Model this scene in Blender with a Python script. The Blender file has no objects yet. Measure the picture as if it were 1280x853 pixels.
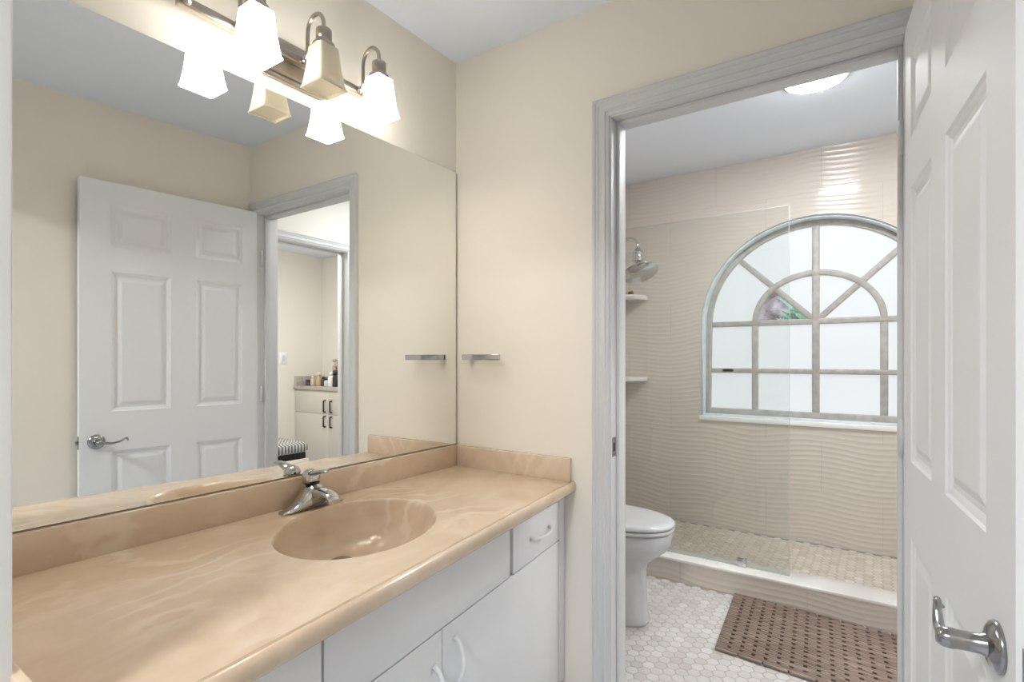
import bpy, bmesh, math, random
from mathutils import Vector, Matrix
random.seed(7)
PI = math.pi
sc = bpy.context.scene
COL = sc.collection

# ------------------------------------------------------------------ camera, world, exposure
cam_d = bpy.data.cameras.new('camera'); cam = bpy.data.objects.new('camera', cam_d); COL.objects.link(cam)
cam.location = (0, 0, 1.231)
cam.rotation_euler = (PI/2, 0, math.radians(34.345))
cam_d.sensor_width = 36; cam_d.lens = 18.738; cam_d.shift_y = 0.01757; cam_d.clip_start = 0.02
sc.camera = cam
w = bpy.data.worlds.new('sky'); sc.world = w; w.use_nodes = True
w.node_tree.nodes['Background'].inputs[0].default_value = (0.86, 0.93, 1.0, 1)
w.node_tree.nodes['Background'].inputs[1].default_value = 1.0
vs = sc.view_settings
vs.view_transform = 'Standard'; vs.look = 'None'; vs.gamma = 1.0; vs.use_curve_mapping = False
vs.exposure = 1.56
P_SHADE = 4.8         # glow of the two lit vanity shades
P_WINDOW = 0.23        # frosted window panes
P_SHOWER = 46.0        # flush light over the shower
P_BEDROOM_FILL = 42.0  # added fill lamp behind the camera
P_FAR_FILL = 62.0  # added fill lamp in the far room

# ------------------------------------------------------------------ materials
def srgb(r, g, b):
    f = lambda c: (c/255/12.92) if c/255 <= .04045 else ((c/255+.055)/1.055)**2.4
    return (f(r), f(g), f(b), 1)
def mat(name, col, rough=.5, metal=0., spec=.5, coat=0., bump=None, var=None):
    m = bpy.data.materials.new(name); m.use_nodes = True
    nt = m.node_tree; b = nt.nodes['Principled BSDF']
    b.inputs['Base Color'].default_value = col; b.inputs['Roughness'].default_value = rough
    b.inputs['Metallic'].default_value = metal; b.inputs['Specular IOR Level'].default_value = spec
    b.inputs['Coat Weight'].default_value = coat
    if bump or var:
        geo = nt.nodes.new('ShaderNodeNewGeometry')
    if bump:
        sca, st, dist = bump
        n = nt.nodes.new('ShaderNodeTexNoise'); n.inputs['Scale'].default_value = sca; n.inputs['Detail'].default_value = 4
        nt.links.new(geo.outputs['Position'], n.inputs['Vector'])
        bp = nt.nodes.new('ShaderNodeBump'); bp.inputs['Strength'].default_value = st; bp.inputs['Distance'].default_value = dist
        nt.links.new(n.outputs['Fac'], bp.inputs['Height']); nt.links.new(bp.outputs['Normal'], b.inputs['Normal'])
    if var:
        sca, c2 = var
        n2 = nt.nodes.new('ShaderNodeTexNoise'); n2.inputs['Scale'].default_value = sca; n2.inputs['Detail'].default_value = 5
        nt.links.new(geo.outputs['Position'], n2.inputs['Vector'])
        mx = nt.nodes.new('ShaderNodeMix'); mx.data_type = 'RGBA'
        mx.inputs['A'].default_value = col; mx.inputs['B'].default_value = c2
        rp = nt.nodes.new('ShaderNodeMapRange'); rp.inputs['From Min'].default_value = .35; rp.inputs['From Max'].default_value = .65
        nt.links.new(n2.outputs['Fac'], rp.inputs['Value']); nt.links.new(rp.outputs['Result'], mx.inputs['Factor'])
        nt.links.new(mx.outputs['Result'], b.inputs['Base Color'])
    return m
def N(nt, t, **kw):
    n = nt.nodes.new(t)
    for k, v in kw.items():
        if k in n.inputs: n.inputs[k].default_value = v
        else: setattr(n, k, v)
    return n
def M2(nt, op, a, b=None):
    n = nt.nodes.new('ShaderNodeMath'); n.operation = op
    for i, v in enumerate((a, b)):
        if v is None: continue
        if isinstance(v, (int, float)): n.inputs[i].default_value = v
        else: nt.links.new(v, n.inputs[i])
    return n.outputs[0]

m_wall = mat('cream_wall_paint', srgb(240, 234, 222), .6, bump=(90, .05, .004))
m_wall2 = mat('pale_wall_paint', srgb(232, 228, 219), .6, bump=(90, .05, .004))
m_ceil = mat('ceiling_paint', srgb(234, 240, 250), .75, bump=(120, .1, .004))
m_white = mat('white_trim_paint', srgb(212, 212, 213), .5)
m_door = mat('white_door_paint', srgb(238, 239, 241), .68, spec=.3, bump=(30, .03, .004))
m_cab = mat('white_laminate', srgb(236, 237, 240), .3)
m_cabgap = mat('cabinet_carcass', srgb(150, 150, 150), .6)
m_chrome = mat('chrome', srgb(200, 200, 200), .08, 1.)
m_nickel = mat('brushed_nickel', srgb(178, 170, 160), .28, 1.)
m_satin = mat('satin_nickel', srgb(165, 165, 167), .2, 1.)
m_porc = mat('white_porcelain', srgb(194, 196, 201), .12, coat=.3)
m_seat = mat('toilet_seat_plastic', srgb(198, 199, 203), .2)
m_dark = mat('dark_gap', srgb(58, 52, 45), .8)
m_grout = mat('floor_grout', srgb(160, 155, 150), .9)
m_marb = mat('white_sill_marble', srgb(242, 240, 237), .25, var=(6, srgb(228, 225, 222)))
m_frame = mat('window_frame_paint', srgb(194, 190, 186), .5, var=(25, srgb(176, 172, 168)))
m_reveal = mat('window_reveal_paint', srgb(232, 239, 243), .5, var=(18, srgb(214, 224, 231)))
m_black = mat('black_metal', srgb(40, 38, 38), .35, .6)
m_tile_plain = mat('floor_tile', srgb(196, 198, 202), .3)
m_greytop = mat('grey_stone_top', srgb(168, 160, 152), .2, var=(20, srgb(188, 182, 176)))
m_offw = mat('cream_paint', srgb(232, 224, 208), .5)
m_stone = mat('rough_stone', srgb(196, 184, 190), .9, bump=(9, 1., .08), var=(7, srgb(120, 106, 108)))
m_leaf = mat('green_leaf', srgb(150, 190, 165), .5)

def marble():
    m = mat('tan_cultured_marble', srgb(206, 176, 146), .18, coat=.25)
    nt = m.node_tree; b = nt.nodes['Principled BSDF']
    g = N(nt, 'ShaderNodeNewGeometry')
    mp = N(nt, 'ShaderNodeMapping'); mp.inputs['Scale'].default_value = (1.7, 1.0, 1.7); mp.inputs['Rotation'].default_value = (0, 0, .35)
    nt.links.new(g.outputs['Position'], mp.inputs['Vector'])
    n = N(nt, 'ShaderNodeTexNoise', Scale=2.6, Detail=7.0, Roughness=.55, Distortion=2.8)
    nt.links.new(mp.outputs['Vector'], n.inputs['Vector'])
    cr = N(nt, 'ShaderNodeValToRGB')
    e = cr.color_ramp.elements
    e[0].position = .28; e[0].color = srgb(209, 185, 160)
    e[1].position = .78; e[1].color = srgb(222, 203, 180)
    x = e.new(.5); x.color = srgb(216, 193, 167)
    nt.links.new(n.outputs['Fac'], cr.inputs['Fac'])
    n2 = N(nt, 'ShaderNodeTexWave', Scale=1.6, Distortion=22.0, Detail=6.0)
    n2.inputs['Detail Scale'].default_value = 1.2
    nt.links.new(mp.outputs['Vector'], n2.inputs['Vector'])
    rp = N(nt, 'ShaderNodeMapRange'); rp.inputs['From Min'].default_value = .72; rp.inputs['From Max'].default_value = 1.0; rp.inputs['To Max'].default_value = .5
    nt.links.new(n2.outputs['Fac'], rp.inputs['Value'])
    mx = N(nt, 'ShaderNodeMix', data_type='RGBA'); mx.inputs['B'].default_value = srgb(240, 227, 208)
    n3 = N(nt, 'ShaderNodeTexNoise', Scale=3.0, Detail=2.0); nt.links.new(g.outputs['Position'], n3.inputs['Vector'])
    r3 = N(nt, 'ShaderNodeMapRange'); r3.inputs['From Min'].default_value = .45; r3.inputs['From Max'].default_value = .68
    nt.links.new(n3.outputs['Fac'], r3.inputs['Value'])
    nt.links.new(M2(nt, 'MULTIPLY', rp.outputs['Result'], r3.outputs['Result']), mx.inputs['Factor']); nt.links.new(cr.outputs['Color'], mx.inputs['A'])
    nt.links.new(mx.outputs['Result'], b.inputs['Base Color'])
    return m
m_marble = marble()

def wave_tile():
    m = mat('wavy_relief_tile', srgb(221, 211, 202), .12, coat=.1)
    nt = m.node_tree; b = nt.nodes['Principled BSDF']
    g = N(nt, 'ShaderNodeNewGeometry'); s = N(nt, 'ShaderNodeSeparateXYZ'); nt.links.new(g.outputs['Position'], s.inputs[0])
    X, Y, Z = s.outputs
    XY = M2(nt, 'ADD', X, M2(nt, 'MULTIPLY', Y, .7))
    ns = N(nt, 'ShaderNodeTexNoise', Scale=1.7, Detail=1.0)
    nt.links.new(g.outputs['Position'], ns.inputs['Vector'])
    off = M2(nt, 'ADD', M2(nt, 'MULTIPLY', M2(nt, 'SINE', M2(nt, 'MULTIPLY', XY, 2*PI/.61)), .011),
             M2(nt, 'MULTIPLY', ns.outputs['Fac'], .11))
    ph = M2(nt, 'MULTIPLY', M2(nt, 'ADD', Z, off), 2*PI/.030)
    sn = M2(nt, 'SINE', ph)
    crest = M2(nt, 'POWER', M2(nt, 'ADD', M2(nt, 'MULTIPLY', sn, .5), .5), 1.6)
    # tile joints
    row = M2(nt, 'DIVIDE', M2(nt, 'ADD', Z, 1.1), .305)
    rf = M2(nt, 'FRACT', row)
    rj = M2(nt, 'LESS_THAN', rf, .004)
    odd = M2(nt, 'MULTIPLY', M2(nt, 'FLOORED_MODULO', M2(nt, 'FLOOR', row), 2.0), .5)
    cf = M2(nt, 'FRACT', M2(nt, 'ADD', M2(nt, 'DIVIDE', M2(nt, 'ADD', X, .585), .615), odd))
    cj = M2(nt, 'LESS_THAN', cf, .0032)
    jn = M2(nt, 'MAXIMUM', rj, cj)
    h = M2(nt, 'SUBTRACT', crest, M2(nt, 'MULTIPLY', jn, .6))
    bp = N(nt, 'ShaderNodeBump', Strength=.37, Distance=.004)
    nt.links.new(h, bp.inputs['Height']); nt.links.new(bp.outputs['Normal'], b.inputs['Normal'])
    mx = N(nt, 'ShaderNodeMix', data_type='RGBA'); mx.inputs['A'].default_value = srgb(221, 211, 202); mx.inputs['B'].default_value = srgb(196, 188, 180)
    nt.links.new(jn, mx.inputs['Factor']); nt.links.new(mx.outputs['Result'], b.inputs['Base Color'])
    return m
m_wave = wave_tile()

def hex_mat(name, cols):
    m = mat(name, cols[0], .3)
    nt = m.node_tree; b = nt.nodes['Principled BSDF']
    a = N(nt, 'ShaderNodeAttribute', attribute_name='tone')
    cr = N(nt, 'ShaderNodeValToRGB'); e = cr.color_ramp.elements
    e[0].color = cols[0]; e[1].color = cols[-1]
    for i, c in enumerate(cols[1:-1]):
        x = e.new((i+1)/(len(cols)-1)); x.color = c
    nt.links.new(a.outputs['Fac'], cr.inputs['Fac'])
    g = N(nt, 'ShaderNodeNewGeometry'); n = N(nt, 'ShaderNodeTexNoise', Scale=28.0, Detail=4.0, Distortion=1.0)
    nt.links.new(g.outputs['Position'], n.inputs['Vector'])
    mx = N(nt, 'ShaderNodeMix', data_type='RGBA', blend_type='MULTIPLY')
    mx.inputs['Factor'].default_value = .35
    nt.links.new(cr.outputs['Color'], mx.inputs['A']); nt.links.new(n.outputs['Color'], mx.inputs['B'])
    r2 = N(nt, 'ShaderNodeMapRange'); r2.inputs['To Min'].default_value = .6; r2.inputs['To Max'].default_value = 1.25
    nt.links.new(n.outputs['Fac'], r2.inputs['Value']); nt.links.new(r2.outputs['Result'], mx.inputs['B'])
    nt.links.new(mx.outputs['Result'], b.inputs['Base Color'])
    return m
m_hex = hex_mat('marble_hexagon_tile', [srgb(190, 184, 180), srgb(206, 203, 201), srgb(198, 193, 190), srgb(216, 214, 213)])
m_hex2 = hex_mat('beige_mosaic_tile', [srgb(208, 194, 178), srgb(226, 216, 204), srgb(216, 202, 187), srgb(234, 226, 216)])

def wood():
    m = mat('dark_teak_slat', srgb(112, 84, 68), .45)
    nt = m.node_tree; b = nt.nodes['Principled BSDF']
    g = N(nt, 'ShaderNodeTexCoord'); mp = N(nt, 'ShaderNodeMapping'); mp.inputs['Scale'].default_value = (5, 75, 10)
    nt.links.new(g.outputs['Object'], mp.inputs['Vector'])
    n = N(nt, 'ShaderNodeTexNoise', Scale=1.0, Detail=3.0); nt.links.new(mp.outputs['Vector'], n.inputs['Vector'])
    cr = N(nt, 'ShaderNodeValToRGB'); e = cr.color_ramp.elements
    e[0].position = .3; e[0].color = srgb(104, 84, 74); e[1].position = .72; e[1].color = srgb(160, 141, 130)
    x = e.new(.5); x.color = srgb(130, 111, 101)
    nt.links.new(n.outputs['Fac'], cr.inputs['Fac']); nt.links.new(cr.outputs['Color'], b.inputs['Base Color'])
    return m
m_wood = wood()

def mirror_mat():
    m = mat('mirror_silver', (.92, .93, .91, 1), .0, 1.)
    return m
m_mirror = mirror_mat()

def glass_mat(name, tint, extra=0.):
    m = bpy.data.materials.new(name); m.use_nodes = True; nt = m.node_tree
    out = nt.nodes['Material Output']; nt.nodes.remove(nt.nodes['Principled BSDF'])
    t = N(nt, 'ShaderNodeBsdfTransparent'); t.inputs[0].default_value = tint
    gl = N(nt, 'ShaderNodeBsdfGlossy'); gl.inputs['Roughness'].default_value = 0.0
    fr = N(nt, 'ShaderNodeFresnel', IOR=1.5)
    gb = N(nt, 'ShaderNodeNewGeometry')                      # same outside reflectance on both faces of the thin sheet
    nt.links.new(M2(nt, 'SUBTRACT', 1.5, M2(nt, 'MULTIPLY', gb.outputs['Backfacing'], 1.5-1/1.5)), fr.inputs['IOR'])
    f = M2(nt, 'ADD', fr.outputs[0], extra)
    mx = N(nt, 'ShaderNodeMixShader')
    nt.links.new(f, mx.inputs[0]); nt.links.new(t.outputs[0], mx.inputs[1]); nt.links.new(gl.outputs[0], mx.inputs[2])
    nt.links.new(mx.outputs[0], out.inputs['Surface'])
    return m
m_glass = glass_mat('shower_glass', (.955, .968, .960, 1))
m_glassedge = mat('glass_edge', srgb(196, 208, 203), .15)
m_clear = glass_mat('clear_pane_glass', (.97, .97, .97, 1))

def emis(name, col, s, rough=.3):
    m = mat(name, col, rough)
    b = m.node_tree.nodes['Principled BSDF']
    b.inputs['Emission Color'].default_value = col; b.inputs['Emission Strength'].default_value = s
    return m
m_frost = emis('frosted_pane', (.86, .90, .93, 1), P_WINDOW, .5)
m_frost.node_tree.nodes['Principled BSDF'].inputs['Base Color'].default_value = (.3, .31, .32, 1)
m_lamp = emis('shower_light_diffuser', (.95, .985, 1, 1), P_SHOWER)
m_fill_bed = emis('bedroom_fill_diffuser', (.95, .975, 1, 1), P_BEDROOM_FILL)
m_fill_far = emis('far_room_fill_diffuser', (1, .98, .95, 1), P_FAR_FILL)
m_bulb = emis('bulb_glass', (1, .95, .86, 1), 6.)

def shade_mat(name, em, tl=.45):
    m = bpy.data.materials.new(name); m.use_nodes = True; nt = m.node_tree
    out = nt.nodes['Material Output']; b = nt.nodes['Principled BSDF']
    b.inputs['Base Color'].default_value = srgb(246, 241, 228); b.inputs['Roughness'].default_value = .25
    tr = N(nt, 'ShaderNodeBsdfTranslucent'); tr.inputs[0].default_value = srgb(250, 244, 230)
    mx = N(nt, 'ShaderNodeMixShader'); mx.inputs[0].default_value = tl
    nt.links.new(b.outputs[0], mx.inputs[1]); nt.links.new(tr.outputs[0], mx.inputs[2])
    if em:
        b.inputs['Emission Color'].default_value = (1, .965, .91, 1); b.inputs['Emission Strength'].default_value = em
    nt.links.new(mx.outputs[0], out.inputs['Surface'])
    return m
m_shade_on = shade_mat('lit_alabaster_glass', P_SHADE, .0)
m_shade_off = shade_mat('unlit_alabaster_glass', 0)
def pane_mat(name, em):
    m = shade_mat(name, em); nt = m.node_tree; out = nt.nodes['Material Output']; src = out.inputs['Surface'].links[0].from_socket
    t = N(nt, 'ShaderNodeBsdfTransparent'); mx = N(nt, 'ShaderNodeMixShader'); mx.inputs[0].default_value = .22
    nt.links.new(src, mx.inputs[1]); nt.links.new(t.outputs[0], mx.inputs[2]); nt.links.new(mx.outputs[0], out.inputs['Surface'])
    return m
m_pane_on = pane_mat('lit_frosted_bottom', P_SHADE*8.2); m_pane_off = pane_mat('unlit_frosted_bottom', 0)

# ------------------------------------------------------------------ mesh helpers
class MB:
    def __init__(s): s.v = []; s.f = []; s.sm = []
    def add(s, vs, fs, smooth=False):
        o = len(s.v); s.v += [tuple(v) for v in vs]
        for f in fs: s.f.append(tuple(i+o for i in f)); s.sm.append(smooth)
        return s
    def box(s, x0, x1, y0, y1, z0, z1):
        v = [(x0,y0,z0),(x1,y0,z0),(x1,y1,z0),(x0,y1,z0),(x0,y0,z1),(x1,y0,z1),(x1,y1,z1),(x0,y1,z1)]
        return s.add(v, [(0,3,2,1),(4,5,6,7),(0,1,5,4),(1,2,6,5),(2,3,7,6),(3,0,4,7)])
    def prism(s, poly, z0, z1):
        n = len(poly)
        v = [(p[0],p[1],z0) for p in poly]+[(p[0],p[1],z1) for p in poly]
        return s.add(v, [tuple(range(n))[::-1], tuple(range(n,2*n))]+[(i,(i+1)%n,n+(i+1)%n,n+i) for i in range(n)])
    def loft(s, rings, caps=True, smooth=True, closed=True):
        n = len(rings[0]); v = [p for r in rings for p in r]; f = []
        for k in range(len(rings)-1):
            for i in range(n if closed else n-1):
                j = (i+1) % n
                f.append((k*n+i, k*n+j, (k+1)*n+j, (k+1)*n+i))
        s.add(v, f, smooth)
        if caps:
            o = len(s.v)-len(v)
            s.f.append(tuple(o+i for i in range(n))[::-1]); s.sm.append(False)
            s.f.append(tuple(o+(len(rings)-1)*n+i for i in range(n))); s.sm.append(False)
        return s
    def tube(s, path, r, n=12, flat=1.0, up=(0,0,1)):
        path = [Vector(p) for p in path]; rs = r if isinstance(r, (list, tuple)) else [r]*len(path)
        rings = []; u = None
        for i, p in enumerate(path):
            t = (path[min(i+1, len(path)-1)]-path[max(i-1, 0)]).normalized()
            if u is None:
                u = Vector(up); u = (u-t*u.dot(t))
                if u.length < 1e-4: u = Vector((1,0,0)); u = u-t*u.dot(t)
            else: u = u-t*u.dot(t)
            u.normalize(); w_ = t.cross(u)
            rings.append([p+(u*math.cos(2*PI*k/n)*flat+w_*math.sin(2*PI*k/n))*rs[i] for k in range(n)])
        return s.loft(rings)
    def lathe(s, prof, c=(0,0,0), axis=(0,0,1), n=24):
        a = Vector(axis).normalized(); u = a.orthogonal().normalized(); w_ = a.cross(u); c = Vector(c)
        return s.loft([[c+a*h+(u*math.cos(2*PI*k/n)+w_*math.sin(2*PI*k/n))*max(r, 1e-5) for k in range(n)] for r, h in prof])
    def build(s, name, m, parent=None, bevel=0, seg=2, flip=False, fix=True):
        me = bpy.data.meshes.new(name); me.from_pydata(s.v, [], s.f); me.polygons.foreach_set('use_smooth', s.sm)
        if fix:
            bm = bmesh.new(); bm.from_mesh(me); bmesh.ops.recalc_face_normals(bm, faces=bm.faces); bm.to_mesh(me); bm.free()
        me.materials.append(m); o = bpy.data.objects.new(name, me); COL.objects.link(o)
        if parent:
            o.parent = parent
            if not parent.get('local_build'):
                off = Vector(parent.location)
                if parent.parent: off = off+Vector(parent.parent.location)
                me.transform(Matrix.Translation(-off))
        if bevel:
            md = o.modifiers.new('bevel', 'BEVEL'); md.width = bevel; md.segments = seg; md.limit_method = 'ANGLE'; md.angle_limit = .6
            md.harden_normals = False
            for p in me.polygons: p.use_smooth = True
        return o
def tag(o, label, cat, group=None, kind=None):
    o['label'] = label; o['category'] = cat
    if group: o['group'] = group
    if kind: o['kind'] = kind
    return o
def thing(name, label, cat, loc, group=None, rotz=None, kind=None):
    o = bpy.data.objects.new(name, None); COL.objects.link(o); o.location = loc; o.empty_display_size = .05
    if rotz is not None: o.rotation_euler = (0, 0, rotz); o['local_build'] = True
    return tag(o, label, cat, group, kind)
def struct(o, label, cat):
    return tag(o, label, cat, None, 'structure')
def rrect(w_, d, r, n=5):
    pts = []
    for cx, cy, a0 in ((w_/2-r, d/2-r, 0), (-w_/2+r, d/2-r, 90), (-w_/2+r, -d/2+r, 180), (w_/2-r, -d/2+r, 270)):
        for k in range(n+1):
            a = math.radians(a0+90*k/n); pts.append((cx+r*math.cos(a), cy+r*math.sin(a)))
    return pts

A = -1.4206          # mirror wall plane
B = 1.6725           # doorway wall plane
CEIL = 2.44
CEIL2 = 2.52
YW = 3.74            # tiled window wall
XL = -1.56           # left wall of toilet room
XR = .51             # right wall of toilet room
JL, JR, JT = -.737, .058, 2.046   # doorway opening

# ------------------------------------------------------------------ room shell
struct(MB().box(A-.12, A, .05, B, 0, CEIL+.1).build('wall_left', m_wall), 'cream painted wall behind the long mirror and vanity lights', 'wall')
bw = MB()
bw.box(-1.66, JL-.012, B, B+.12, 0, CEIL2+.1); bw.box(JR+.012, XR+.12, B, B+.12, 0, CEIL2+.1); bw.box(JL-.012, JR+.012, B, B+.12, JT+.012, CEIL2+.1)
struct(bw.build('wall_back', m_wall), 'cream painted wall around the open bathroom doorway', 'wall')
struct(MB().prism([(.13, B), (.305, .05), (.44, .05), (.40, B)], 0, CEIL+.1).build('wall_right', m_wall), 'cream painted wall behind the open white door', 'wall')
fw = MB()
fw.box(A-.12, -.803, .05, .172, 0, CEIL+.1); fw.box(-.803, .30, .05, .172, 2.06, CEIL+.1)
struct(fw.build('wall_front', m_wall), 'short cream wall at the near end of the vanity', 'wall')
struct(MB().box(A-.12, .45, .05, B+.001, CEIL, CEIL+.1).build('ceiling', m_ceil), 'pale grey ceiling above the mirror and vanity lights', 'ceiling')
struct(MB().box(A-.12, .45, -.0, B+.12, -.1, 0).build('floor', m_tile_plain), 'pale grey floor tiles in front of the white vanity', 'floor')
# near door jamb
tf = MB().box(-.803, -.792, .045, .176, 0, 2.05)
struct(tf.build('trim_1', mat('lit_frame_paint', srgb(248, 247, 244), .5), bevel=.002), 'white jamb strip at the far left edge of the photo', 'trim')  # brighter copy of the trim white, bedroom light put into the colour

# toilet and shower room shell
struct(MB().box(XL-.12, XL, B+.12, YW+.12, 0, CEIL2+.1).build('wall_shower', m_wave), 'tiled wall behind the toilet tank and shower head', 'wall')
wr = MB()
wr.box(XR, XR+.11, B+.12, 1.90, 0, CEIL2+.1); wr.box(XR, XR+.11, 2.655, YW+.12, 0, CEIL2+.1); wr.box(XR, XR+.11, 1.90, 2.655, JT+.01, CEIL2+.1)
struct(wr.build('wall_side', m_wall2), 'pale wall with a second doorway seen in the mirror', 'wall')
struct(MB().box(XL-.12, XR+.11, B+.12, YW+.12, CEIL2, CEIL2+.1).build('ceiling_shower', m_ceil), 'pale grey ceiling over the shower and toilet', 'ceiling')

# --- window wall with arched opening
WX, WZ0, WZS = -.313, .842, 1.470      # opening centre, sill height, spring line
WA, WB = .674, .645                    # half width and rise of the opening
def arch(a, b, n=40, z0=WZ0, inset=0.):
    pts = [(WX-a, z0+inset), (WX+a, z0+inset)]
    for k in range(n+1):
        t = PI*k/n; pts.append((WX+a*math.cos(t), WZS+b*math.sin(t)))
    return pts
def arch_wall():
    bm = bmesh.new()
    for y in (YW,):
        outer = [bm.verts.new((x, y, z)) for x, z in ((XL, 0), (XR, 0), (XR, CEIL2), (XL, CEIL2))]
        inner = [bm.verts.new((x, y, z)) for x, z in arch(WA, WB)]
        es = [bm.edges.new((l[i], l[(i+1) % len(l)])) for l in (outer, inner) for i in range(len(l))]
        bmesh.ops.triangle_fill(bm, use_beauty=True, use_dissolve=False, edges=es, normal=(0, -1, 0))
    me = bpy.data.meshes.new('wall_window'); bm.faces.ensure_lookup_table()
    r = bmesh.ops.extrude_face_region(bm, geom=bm.faces[:])
    bmesh.ops.translate(bm, vec=(0, .14, 0), verts=[v for v in r['geom'] if isinstance(v, bmesh.types.BMVert)])
    bmesh.ops.recalc_face_normals(bm, faces=bm.faces); bm.to_mesh(me); bm.free()
    me.materials.append(m_wave); o = bpy.data.objects.new('wall_window', me); COL.objects.link(o); return o
struct(arch_wall(), 'wavy relief tiled shower wall around the arched window', 'wall')

win = thing('window_1', 'arched window with grey muntins and frosted panes in the shower', 'window', (WX, YW+.04, WZ0), kind='structure')
def sweep(path, w_, y0, y1, closed=False):
    """flat bar of width w_ along a path in the x-z plane, from y0 to y1"""
    n = len(path); rings = []
    for i, p in enumerate(path):
        a = path[(i-1) % n] if (closed or i > 0) else p; c = path[(i+1) % n] if (closed or i < n-1) else p
        tx, tz = c[0]-a[0], c[1]-a[1]; l = math.hypot(tx, tz); nx, nz = -tz/l, tx/l
        h = w_/2
        if closed or 0 < i < n-1:
            t1 = Vector((p[0]-a[0], p[1]-a[1])).normalized(); t2 = Vector((c[0]-p[0], c[1]-p[1])).normalized()
            cs = max(.35, math.sqrt(max(0, (1+t1.dot(t2))/2))); h = h/cs
        rings.append([(p[0]+nx*h, y0, p[1]+nz*h), (p[0]-nx*h, y0, p[1]-nz*h), (p[0]-nx*h, y1, p[1]-nz*h), (p[0]+nx*h, y1, p[1]+nz*h)])
    mb = MB()
    if closed: mb.loft(rings+[rings[0]], caps=False, smooth=False)
    else: mb.loft(rings, smooth=False)
    return mb
YF = YW+.085
rv = [(x, z) for x, z in arch(WA-.002, WB-.002, inset=.002)]
mb = MB(); mb.loft([[(x, YW-.004, z) for x, z in rv], [(x, YW+.14, z) for x, z in rv]], caps=False, smooth=False)
mb.build('reveal', m_reveal, win)
fr = sweep(arch(WA-.026, WB-.026, inset=.024), .046, YF, YF+.05, True)
fr.build('frame', m_frame, win, bevel=.006)
rim = sweep(arch(WA-.008, WB-.008, inset=.007), .012, YW+.012, YF+.01, True)
rim.build('outer_bead', m_reveal, win, bevel=.003)
ms = MB(); mk = 0.
def bar(p, q, w_=.036):
    global ms
    global mk; mk += .0007
    b_ = sweep([p, q], w_, YF+.004+mk, YF+.036+mk); ms.add(b_.v, b_.f)
z1, z2 = 1.468, 1.152
IA, IB = .352, .305
bar((WX, WZ0+.03), (WX, WZS+WB-.03), .042)
bar((WX-WA+.03, z1), (WX+WA-.03, z1)); bar((WX-WA+.03, z2), (WX+WA-.03, z2), .032)
for s in (-1, 1):
    bar((WX+s*IA, WZ0+.03), (WX+s*IA, z1), .04)
    bar((WX, z1), (WX+s*(WA-.03)*math.cos(PI*.25), WZS+(WB-.03)*math.sin(PI*.25)), .036)
ap = [(WX+IA*math.cos(PI*k/24), WZS+IB*math.sin(PI*k/24)) for k in range(25)]
b_ = sweep(ap, .036, YF+.004, YF+.036); ms.add(b_.v, b_.f)
ms.build('muntins', m_frame, win, bevel=.007)
YP = YF+.022
def pane(poly, name, m):
    o = MB().add([(x, YP, z) for x, z in poly], [tuple(range(len(poly)))]).build(name, m, win, fix=False)
    return o
fp = MB()
def addp(poly): fp.add([(x, YP, z) for x, z in poly], [tuple(range(len(poly)))])
xs = [WX-WA+.02, WX-IA, WX, WX+IA, WX+WA-.02]; zs = [WZ0+.02, z2, z1]
for i in range(4):
    for j in range(2): addp([(xs[i], zs[j]), (xs[i+1], zs[j]), (xs[i+1], zs[j+1]), (xs[i], zs[j+1])])
el = lambda a, b, t: (WX+a*math.cos(t), WZS+b*math.sin(t))
clear = None
for i in range(4):
    t0, t1 = PI*i/4, PI*(i+1)/4
    ts = [t0+(t1-t0)*k/10 for k in range(11)]
    addp([el(IA, IB, t) for t in ts][::-1]+[el(WA-.02, WB-.02, t) for t in ts])
    sec = [(WX, WZS)]+[el(IA, IB, t) for t in ts]
    if i == 3: clear = sec
    else: addp(sec)
fp.build('frosted_panes', m_frost, win, fix=False)
pane(clear, 'clear_pane', m_clear)['label'] = 'clear fan pane showing stones outside'
MB().box(WX-WA-.012, WX+WA+.012, YW-.014, YW+.05, WZ0-.026, WZ0+.003).build('sill', mat('white_sill_stone', srgb(252, 251, 249), .3), win, bevel=.003)
MB().box(-.865, -.80, YF-.004, YF+.006, z2-.006, z2+.012).build('latch', m_black, win, bevel=.002)
# outside
ow = MB().box(-3.6, 1.2, 5.42, 5.6, 0, 3.2)
for k in range(46):
    cx, cz = random.uniform(-3.4, .6), random.uniform(.2, 2.9); r = random.uniform(.2, .4)
    rings = []
    for j in range(1, 6):
        t = PI*j/6
        rings.append([(cx+r*1.3*math.sin(t)*math.cos(2*PI*i/9)*random.uniform(.85, 1.1), 5.4+r*.5*math.sin(t)*math.sin(2*PI*i/9), cz+r*.7*math.cos(t)) for i in range(9)])
    ow.loft(rings, smooth=False)
struct(ow.build('wall_exterior', m_stone), 'rough stone wall outside the clear window pane', 'wall')
sh = MB()
for k in range(9):
    bx = -.60+.025*k; sh.tube([(bx, 4.72, 0), (bx+.02, 4.70, 1.0), (bx, 4.7, 1.6)], .008, 5)
for k in range(26):
    bx, bz = random.uniform(-.60, -.38), random.uniform(1.4, 1.9); a = random.uniform(0, 2*PI); l = random.uniform(.12, .3)
    dx, dz = math.cos(a)*l, abs(math.sin(a))*l; wv = .02
    sh.add([(bx, 4.7, bz), (bx+dx*.5-dz*wv*4, 4.66, bz+dz*.5+dx*wv*4), (bx+dx, 4.72, bz+dz), (bx+dx*.5+dz*wv*4, 4.68, bz+dz*.5-dx*wv*4)], [(0, 1, 2, 3)])
o = sh.build('shrub', m_leaf, fix=False); tag(o, 'green leaves outside the clear window pane', 'shrub', kind='stuff')
struct(MB().box(-4, 2.5, YW+.14, 6.2, -.1, 0).build('ground', m_stone), 'stony ground outside the window', 'ground')

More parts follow.
